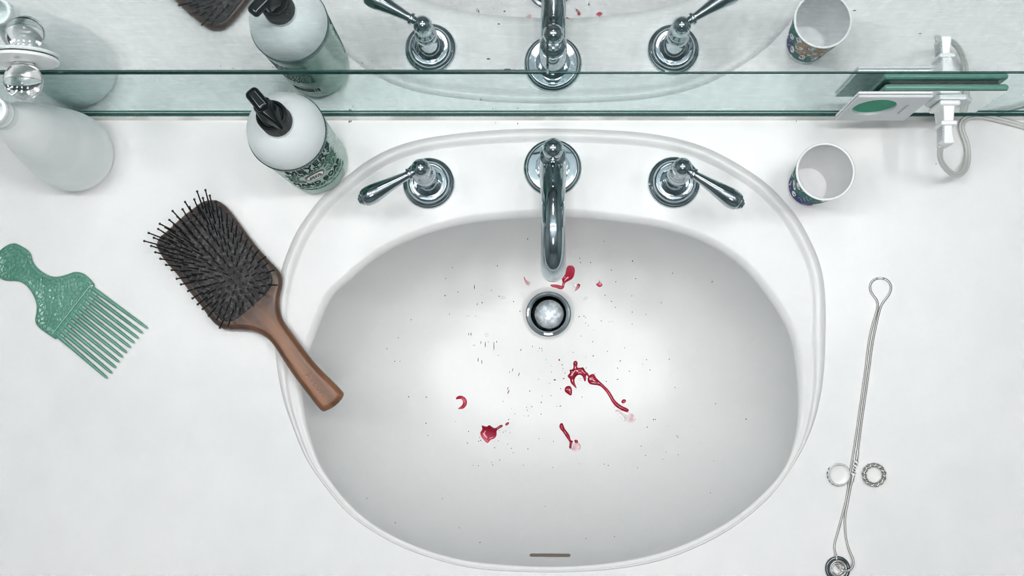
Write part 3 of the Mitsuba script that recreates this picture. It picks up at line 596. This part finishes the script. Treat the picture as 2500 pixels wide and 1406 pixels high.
cpx = [(2297, 361, .0790), (2295, 379, .068), (2303, 403, .050), (2323, 423, .034), (2341, 426, .024), (2357, 411, .014), (2363, 385, .0065), (2361, 355, .0036), (2353, 331, .0030), (2347, 311, .0030), (2351, 297, .0030), (2363, 287.5, .0030), (2386, 283.5, .0030), (2420, 288, .0030), (2460, 297.5, .0030), (2505, 310, .0030), (2580, 335, .0030)]
cpw = spline([P(x, y, z) + ([0, .002, 0] if k == 0 else 0) for k, (x, y, z) in enumerate(cpx)], 160)
tt = np.gradient(cpw, axis=0); nrm = np.cross(tt, [0, 0, 1.0]); nrm /= np.linalg.norm(nrm, axis=1, keepdims=True)
for s in (-1, 1):
    obj('cord', tube(cpw + s * .00115 * nrm, .00135, 12), 'm_cord', t, smooth=True, label='flat two-core white cord, one core of it')
mk = []
for k in range(62, 92, 3):
    c_ = cpw[k] + 0 * nrm[k]; d_ = tt[k] / np.linalg.norm(tt[k]); 
    mk.append(tube([c_ + [0, 0, .0011] - nrm[k] * .0012 - d_ * .0006 + nrm[k] * 0, c_ + [0, 0, .0011] - nrm[k] * .0012 + d_ * .0006], .0003, 5))
obj('cord_print', cat(*mk), 'm_print', t, label='tiny grey print along the cord')

# ------------------------------------------------------------------ jewellery
CRAD = .00095
def chain(pts, n): return spline([[*P(x, y, CRAD)[:2], z] for x, y, z in pts], n)
z1 = CRAD + .0001
left = [(2080, 1125), (2088, 1076), (2096, 1021), (2106, 951), (2115, 885), (2122, 831), (2133, 784), (2142.5, 747), (2139, 731), (2129, 717), (2124, 702), (2130, 686), (2149, 679), (2168, 686), (2175, 702), (2170, 719), (2159, 734), (2150, 750), (2141, 784), (2131, 831), (2123.5, 885), (2114.5, 951), (2104.5, 1021), (2097, 1076), (2093.5, 1104)]
lower_l = [(2037.5, 1362), (2038, 1345), (2037, 1330), (2042, 1310), (2050, 1281), (2057, 1255), (2064, 1228), (2073, 1174), (2080, 1125)]
path_a = [(x, y, z1) for x, y in lower_l[1:-1]] + [(x, y, z1) for x, y in left]
path_a = [(2041, 1365, .0040), (2040, 1356, .0026)] + path_a
path_b = [(2081.5, 1171, z1), (2077, 1187, z1), (2069, 1228, z1), (2063, 1262, z1), (2063, 1290, z1), (2066, 1318, z1), (2074, 1347, .0022), (2081, 1368, .0040), (2076, 1385, .0056), (2062, 1392, .0060), (2049, 1388, .0050), (2041, 1377, .0022)]
def snake_bump(p, n, uv): return .00012 * (dr.sin(p.y * 6500) * .5 + .5)
scene['m_chain'] = {'type': 'twosided', 'bsdf': {'type': 'bumpmap', 'arbitrary': proc(snake_bump, 4e-5), 'scale': 1.0, 'bsdf': {'type': 'principled', 'base_color': rgb([.66, .65, .62]), 'metallic': 1.0, 'roughness': .25}}}
t = thing('necklace', 'long silver snake-chain necklace laid out straight at right with a round loop at its top', 'necklace')
obj('chain', tube(chain(path_a, 320), CRAD, 12), 'm_chain', t, smooth=True)
obj('chain', tube(chain(path_b, 130), CRAD, 12), 'm_chain', t, smooth=True)
def seg(a, b, r, z=.0013): return tube([[*P(*a, z)[:2], z], [*P(*b, z)[:2], z]], r, 14)
cl = obj('clasp', cat(seg((2094, 1100), (2091.5, 1123), .00135), seg((2083.5, 1160), (2080.5, 1176), .00135)), 'm_silver_bright', t, label='silver clasp ends')
def link(c, r, rr, ang, zt=.0015, sx=1.0):
    a = np.linspace(0, 2 * np.pi, 25); c_ = P(*c, zt)
    m = tube(np.column_stack([r * sx * np.cos(a), r * np.sin(a), 0 * a]), rr, 8, caps=False); m.apply_transform(trimesh.transformations.rotation_matrix(ang, [0, 0, 1])); m.apply_translation([c_[0], c_[1], zt]); return m
for c, r, sx in [((2089.5, 1128), .0017, 1.0), ((2088, 1136), .0020, .7), ((2086, 1144), .0014, .8), ((2084.5, 1150), .0013, 1.0), ((2083.5, 1157), .0016, 1.0)]:
    obj('link', link(c, r, .0004, .2, .0015, sx), 'm_silver_bright', cl)
pc_ = P(2046, 1389, .003)
t = thing('ring_pendant', 'dark and silver nested ring pendant at the bottom end of the necklace', 'pendant')
def torus_at(c, R, r, z, sz=1.0, n=64): return place(lathe([(R + r * math.cos(a), z + sz * r * math.sin(a)) for a in np.linspace(0, 2 * math.pi, 19)], n), (c[0], c[1], 0))
obj('outer_ring', torus_at(pc_, .0086, .00145, .0016), 'm_dark_metal', t, smooth=True, label='dark grey outer ring')
obj('inner_ring', torus_at(pc_ + [.0003, .0002, 0], .0062, .0010, .0022, 1.4), 'm_silver', t, smooth=True, label='silver middle ring')
obj('inner_ring', torus_at(pc_ + [-.0002, .0001, 0], .0044, .0008, .0018, 1.4), 'm_silver_bright', t, smooth=True, label='silver inner ring')
rc = P(2047, 1158, .002)
t = thing('band_ring', 'silver band ring with dark inlays lying left of the necklace clasp', 'ring')
rp_ = [(.0078, .0002), (.0088, .0002), (.0091, .0010), (.0091, .0044), (.0088, .0052), (.0079, .0052), (.0077, .0046), (.0077, .0008), (.0078, .0002)]
obj('band', place(lathe(rp_, 90), (rc[0], rc[1], 0)), 'm_silver_bright', t)
for az in (150, 172, 194, 216, 238, 262, 286):
    s = trimesh.creation.icosphere(2, .0011); s.apply_scale([.45, 1.25, 1.5]); s = place(s, (.0089, 0, .0030)); 
    obj('inlay', place(s, (rc[0], rc[1], 0), math.radians(az)), 'm_dark', t, smooth=True, label='dark inlay')
rc = P(2133, 1159, .002)
t = thing('braided_ring', 'braided silver ring lying right of the necklace clasp', 'ring')
a = np.linspace(0, 2 * np.pi, 181)
for k in range(3):
    ph = 2 * np.pi * k / 3; m_ = 4
    R = .0079 + .0009 * np.sin(2 * (m_ * a + ph)); z = .0031 + .0016 * np.sin(m_ * a + ph)
    obj('strand', tube(np.column_stack([rc[0] + R * np.cos(a), rc[1] + R * np.sin(a), z]), .00095, 9, caps=False), 'm_silver', t, smooth=True)

# ------------------------------------------------------------------ red splashes, specks and water drops in the basin
scene['m_red'] = {'type': 'twosided', 'bsdf': {'type': 'principled', 'base_color': {'type': 'mesh_attribute', 'name': 'vertex_color'}, 'roughness': .04, 'specular': .4}}
DEEP, MID, PINK, PALE = np.array(C(116, 3, 28)), np.array(C(146, 10, 42)), np.array(C(176, 66, 86)), np.array(C(205, 172, 176))
def splash(pts, color, lab, thick=.0013, closed_n=70, fade=None, name='red_splash'):
    w_ = np.array([on_sink(x, y)[:2] for x, y in smooth_closed(np.array(pts, float), closed_n)])
    poly = Polygon(w_).buffer(0)
    if poly.geom_type != 'Polygon': poly = max(poly.geoms, key=lambda g: g.area)
    m = pillow(poly, lambda p, d: S(p) + .00015 + thick * rnd(d, .0035), lambda p, d: S(p) - .0004, .0007, bevel=.0016)
    v_ = np.asarray(m.vertices)
    n_ = meshkit.fbm(np.column_stack([v_[:, :2] * 260, v_[:, 2] * 0]), 3, 3)
    s = np.clip((n_ - .35) / .3, 0, 1)
    if fade is not None:
        a_, b_ = on_sink(*fade[0])[:2], on_sink(*fade[1])[:2]; s = np.clip(((v_[:, :2] - a_) @ (b_ - a_)) / ((b_ - a_) @ (b_ - a_)) + .3 * (n_ - .5), 0, 1)
    c_ = color[0] * (1 - s[:, None]) + color[1] * s[:, None]
    return tag(obj(name, m, 'm_red', smooth=True, color=c_), lab, 'red splash', 'red splashes in the basin')
def Z(pts): return [(840 + x / 2.343, 500 + y / 2.343) for x, y in pts]
splash(Z([(1278, 352), (1305, 348), (1320, 368), (1318, 395), (1308, 420), (1285, 435), (1262, 452), (1258, 470), (1246, 466), (1250, 445), (1246, 425), (1258, 405), (1268, 380)]), (MID, PINK * .8 + MID * .2), 'red drop smeared below the faucet spout above the drain', fade=(Z([(1262, 440)])[0], Z([(1300, 345)])[0]))
splash(Z([(1180, 458), (1215, 456), (1246, 464), (1258, 472), (1244, 484), (1215, 476), (1188, 468)]), (PINK, MID * .5 + PINK * .5), 'pinkish red smear just above the drain')
splash(Z([(1338, 452), (1350, 456), (1348, 470), (1335, 486), (1318, 494), (1326, 474)]), (MID, PALE), 'small red drop right of the smear above the drain', fade=(Z([(1345, 458)])[0], Z([(1320, 494)])[0]))
splash(Z([(1460, 428), (1466, 444), (1478, 455), (1470, 468), (1450, 466), (1442, 452), (1456, 444)]), (PINK, MID), 'small pink drop far right of the drain')
splash(Z([(1028, 410), (1038, 424), (1050, 436), (1064, 446), (1056, 460), (1042, 452), (1034, 438)]), (PINK, PALE), 'pale pink drop left of the spout tip', fade=(Z([(1030, 412)])[0], Z([(1058, 456)])[0]))
splash(Z([(1312, 900), (1325, 892), (1336, 905), (1334, 928), (1352, 932), (1368, 930), (1380, 950), (1398, 968), (1400, 985), (1386, 975), (1384, 1000), (1376, 1010), (1366, 985), (1345, 972), (1325, 985), (1318, 1005), (1324, 1030), (1330, 1050), (1312, 1035), (1296, 1016), (1290, 995), (1278, 978), (1292, 960), (1290, 945), (1306, 940), (1312, 922)]), (DEEP, MID), 'splattered deep red blob below the drain, top of the long streak', closed_n=130)
splash(Z([(1396, 985), (1412, 970), (1428, 968), (1440, 985), (1458, 1005), (1480, 1025), (1500, 1045), (1525, 1075), (1545, 1110), (1568, 1135), (1600, 1155), (1628, 1172), (1624, 1184), (1600, 1180), (1572, 1166), (1548, 1148), (1525, 1115), (1505, 1080), (1482, 1052), (1460, 1035), (1430, 1030), (1402, 1022), (1394, 1005)]), (DEEP, MID), 'long red streak running down to the right', closed_n=130)
splash(Z([(1600, 1112), (1612, 1118), (1606, 1132), (1590, 1134), (1586, 1124)]), (MID, MID), 'small red drop beside the end of the long streak')
splash(Z([(1552, 1178), (1580, 1172), (1620, 1186), (1650, 1196), (1668, 1222), (1652, 1246), (1626, 1240), (1600, 1228), (1572, 1205)]), (PALE, np.array(C(214, 208, 208))), 'pale pink watery end of the long streak', thick=.0004)
splash(Z([(1270, 1040), (1290, 1036), (1302, 1050), (1304, 1075), (1298, 1090), (1280, 1082), (1264, 1068), (1262, 1052)]), (DEEP, MID), 'round deep red drop below the splattered blob')
splash(Z([(645, 1098), (670, 1092), (695, 1105), (704, 1130), (694, 1155), (672, 1168), (652, 1166), (670, 1150), (680, 1130), (668, 1110), (640, 1112)]), (MID, PINK), 'crescent-shaped red drop at left')
splash(Z([(788, 1262), (815, 1268), (830, 1260), (858, 1276), (880, 1268), (900, 1258), (908, 1264), (888, 1280), (874, 1292), (872, 1318), (856, 1338), (838, 1345), (822, 1362), (806, 1352), (788, 1330), (780, 1300), (790, 1282)]), (DEEP, PINK), 'red splat with a thin tail at lower left', closed_n=120, fade=(Z([(835, 1275)])[0], Z([(815, 1360)])[0]))
splash(Z([(922, 1256), (934, 1244), (944, 1246), (940, 1256), (928, 1262)]), (MID, DEEP), 'tiny red drop at the end of the thin tail')
splash(Z([(1234, 1256), (1246, 1248), (1256, 1262), (1264, 1282), (1278, 1300), (1292, 1325), (1298, 1345), (1310, 1352), (1304, 1366), (1298, 1394), (1288, 1390), (1290, 1362), (1282, 1345), (1266, 1322), (1250, 1298), (1234, 1278)]), (DEEP, MID), 'narrow red streak at lower middle', closed_n=110)
splash(Z([(1318, 1346), (1334, 1346), (1338, 1358), (1324, 1362)]), (MID, MID), 'small red drop at the end of the narrow streak')
splash(Z([(1304, 1366), (1322, 1362), (1345, 1362), (1354, 1385), (1345, 1405), (1322, 1408), (1300, 1398), (1310, 1382)]), (PALE, np.array(C(214, 205, 205))), 'pale pink watery end of the narrow streak', thick=.0004)
DOTS = [(1231, 887, 8, 12, 0), (1205, 1001, 14, 7, 0), (1256, 993, 9, 7, 30), (1263, 962, 5, 6, 0), (1311, 843, 6, 4, 0), (1425, 864, 9, 5, 30), (1422, 783, 5, 6, 60), (1186, 957, 5, 5, 0), (1250, 949, 4, 4, 0), (1383, 870, 3, 4, 0), (1175, 1021, 5, 4, 0), (1117, 820, 6, 5, 20), (861, 1389, 6, 6, 0), (1006, 608, 5, 6, 0), (887, 523, 5, 7, 0), (1382, 677, 4, 5, 0), (1554, 440, 6, 6, 0), (1565, 998, 13, 4, 25), (1506, 838, 10, 2.5, 35), (1237, 1151, 12, 4, 25), (1216, 1153, 6, 3, 25), (1012, 829, 4, 14, -20), (964, 945, 3.5, 22, -18), (947, 957, 2.5, 9, -20), (1000, 970, 4, 23, -22), (937, 1050, 4, 16, -15), (940, 1070, 5, 26, -22), (761, 568, 4, 12, -5), (790, 560, 6, 9, 0), (1048, 1175, 8, 3.5, 40), (976, 1196, 7, 3, 25), (1030, 1207, 6, 3, 25), (1360, 1100, 8, 3.5, 25), (1546, 1157, 4, 4, 0), (1115, 1337, 9, 3, 0), (1606, 1232, 5, 4, 30), (950, 1303, 6, 3, 30), (924, 1293, 6, 2.5, 30), (752, 636, 2.2, 7, 0), (1185, 921, 4, 4, 0), (1113, 998, 4, 4, 0)]
SPECKS = [(877, 349), (1348, 306), (1352, 331), (1410, 331), (1487, 209), (1530, 374), (1880, 391), (1668, 422), (970, 553), (843, 490), (1493, 517), (1646, 521), (1529, 552), (1552, 586), (1815, 559), (1648, 614), (1726, 628), (1648, 683), (1471, 664), (1345, 640), (1372, 636), (1381, 644), (1356, 751), (1397, 690), (883, 861), (1078, 810), (1110, 836), (1133, 834), (1131, 822), (1605, 818), (1580, 892), (1730, 885), (1708, 910), (1750, 944), (1860, 884), (1632, 952), (1892, 1045), (1134, 1094), (1184, 1092), (910, 1124), (960, 1163), (1043, 1158), (1074, 1154), (1054, 1207), (1127, 1197), (942, 1228), (1128, 1130), (1240, 1052), (1062, 1065), (1155, 886), (1252, 935), (1248, 915), (1434, 966), (1500, 1010), (1385, 933), (886, 1290), (910, 1300), (883, 1350), (936, 1368), (712, 1296), (775, 1330), (770, 1352), (782, 1347), (705, 1362), (957, 1393), (1052, 1396), (1198, 1352), (638, 1240), (469, 1249), (470, 1100), (370, 1098), (245, 823), (310, 762), (383, 657), (603, 625), (578, 520), (582, 422), (652, 498), (290, 895), (320, 896), (1780, 1228), (1734, 1272), (1904, 1322), (1910, 1330), (2105, 440), (1700, 1380), (1050, 195), (1650, 322), (2124, 1138), (2300, 1226), (1564, 934), (1428, 718), (1536, 668), (620, 360)]
mat('m_speck', C(64, 40, 38), .35); mat('m_dark_red', C(120, 22, 34), .15)
def bead(px, py, a, b, ang, h, m_key, name, lab, grp, cat_='red drop'):
    c_ = on_sink(px, py); s_ = 1 / (FOCAL / (H - c_[2]))
    m = trimesh.creation.icosphere(1, 1.0); m.apply_scale([a * s_, b * s_, h])
    m.apply_transform(trimesh.transformations.rotation_matrix(math.radians(ang), [0, 0, 1])); m.apply_translation(c_)
    m.vertices[:, 2] = S(m.vertices) + .00006 + np.clip(m.vertices[:, 2] - c_[2] + h * .3, 0, None)
    return m
for x, y, a, b, ang in DOTS:
    (px_, py_), = Z([(x, y)])
    k = obj('red_drop', bead(px_, py_, max(a, 3) / 4.686, max(b, 3) / 4.686, ang, .0004, None, None, None, None), 'm_dark_red', smooth=True)
    if b > 11: lab, grp = 'thin slanted dark red streak, one of several left of the splattered red blob', 'thin red streaks in the basin'
    elif py_ < 800: lab, grp = 'tiny dark red drop, one of several scattered around the drain', 'tiny red drops around the drain'
    elif py_ < 960: lab, grp = 'tiny dark red drop, one of several around the splattered red blob below the drain', 'tiny red drops around the splattered blob'
    else: lab, grp = 'tiny dark red drop, one of several lower in the basin between the red streaks', 'tiny red drops lower in the basin'
    tag(k, lab, 'red drop', grp)
sp = []
for x, y in SPECKS:
    (px_, py_), = Z([(x, y)]); sp.append(bead(px_, py_, rng.uniform(.8, 1.5), rng.uniform(.8, 1.5), rng.uniform(0, 90), .0003, None, None, None, None))
for x, y, L_ in [(713, 740, 7), (726, 740, 10), (783, 787, 9), (808, 800, 18), (825, 785, 3), (857, 808, 26), (767, 886, 12), (788, 898, 12), (873, 783, 6), (746, 470, 13), (1770, 1228, 6)]:
    (px_, py_), = Z([(x, y)]); sp.append(bead(px_, py_, .8, L_ / 2.343, 0, .0003, None, None, None, None))
for px_, py_ in [(1253, 1105), (1203, 1135), (1168, 1137), (1155, 1136), (1278, 1135), (1331, 1236), (1080, 1217), (1121, 1288), (1350, 1141), (1414, 1132), (1475, 1133), (1485, 1136), (1626, 1103), (1618, 1121), (1656, 1110), (1742, 1125), (1734, 1203), (1576, 1112), (1630, 1040), (1710, 1081), (1821, 1023), (896, 1216), (965, 1276), (1172, 1324), (1500, 1310), (1430, 1314), (1556, 1142), (1045, 1063), (1040, 1033), (1200, 1128), (1220, 1123)]:
    sp.append(bead(px_, py_, rng.uniform(.7, 1.2), rng.uniform(.7, 1.2), 0, .0003, None, None, None, None))
tag(obj('specks', cat(*sp), 'm_speck', smooth=True), 'fine dark specks scattered over the basin', 'specks', kind='stuff')
DROPS = [(905, 530, 28, 12, -15), (1322, 462, 20, 22, 30), (1382, 535, 26, 12, 30), (790, 512, 15, 9, 0), (708, 635, 14, 12, -20), (815, 745, 18, 15, 0), (745, 803, 15, 9, 0), (1308, 262, 18, 8, 20), (1518, 670, 16, 7, 20), (1356, 1000, 16, 14, 0)]
for k, (x, y, a, b, ang) in enumerate(DROPS):
    (px_, py_), = Z([(x, y)])
    o = obj('water_drop', bead(px_, py_, a / 2.343 / 1.6, b / 2.343 / 1.6, ang, .0007, None, None, None, None), 'm_water', smooth=True)
    side_ = 'inside the curve of the splattered red blob' if k == 9 else 'below the right side of the spout' if k == 7 else 'left of the drain' if px_ < 1338 else 'right of the drain'
    tag(o, 'clear water drop on the basin floor ' + side_, 'water drop', 'water drops ' + side_)

# ------------------------------------------------------------------ specks on the mirrors and on the countertop
sp = []
for x, y, a, b in [(1188, 140, 4, 2), (1227, 20, 2, 1.5), (1163, 20, 1.2, 3), (1213, 52, 2, 1.5), (1435, 3, 1.5, 2.5), (1405, 17, 1.5, 1.5), (1010, 40, 1, 3), (556, 163, 2, 1.2), (525, 157, 1.5, 1), (655, 160, 2, 1), (935, 237, 1.2, 1.2), (1170, 242, 1.6, 3), (855, 260, 1, 2), (1200, 265, 1.5, 1.5), (1630, 238, 1.5, 1), (900, 145, 1.5, 1), (876, 150, 1, 3), (1235, 166, 8, 1.5), (2085, 20, 3, 1), (2243, 78, 3, 1)]:
    z_ = H * (1 - 707 / (990 - y)); q = np.array([(x - 1337) / (990 - y) * 707 / FOCAL * H * 1.0135, YM - .00012, z_])
    m_ = trimesh.creation.icosphere(1, 1.0); m_.apply_scale([a * .0003, .0001, b * .0009]); m_.apply_translation(q); sp.append(m_)
tag(obj('mirror_specks', cat(*sp), 'm_speck', smooth=True), 'tiny dark specks on the mirrors', 'specks', kind='stuff')
sp = []
for x, y, a in [(853, 297, 2), (846, 402, 1.3), (1264, 302, 1.2), (1944, 296, 1), (857, 296, 1.5), (1210, 300, .8), (2285, 400, .9), (1985, 450, .8)]:
    m_ = trimesh.creation.icosphere(1, 1.0); m_.apply_scale([a * .00034, a * .0005, .0002]); m_.apply_translation(P(x, y, 0) + [0, 0, .00025]); sp.append(m_)
tag(obj('countertop_specks', cat(*sp), 'm_speck', smooth=True), 'few tiny dark specks on the white countertop by the mirror', 'specks', kind='stuff')
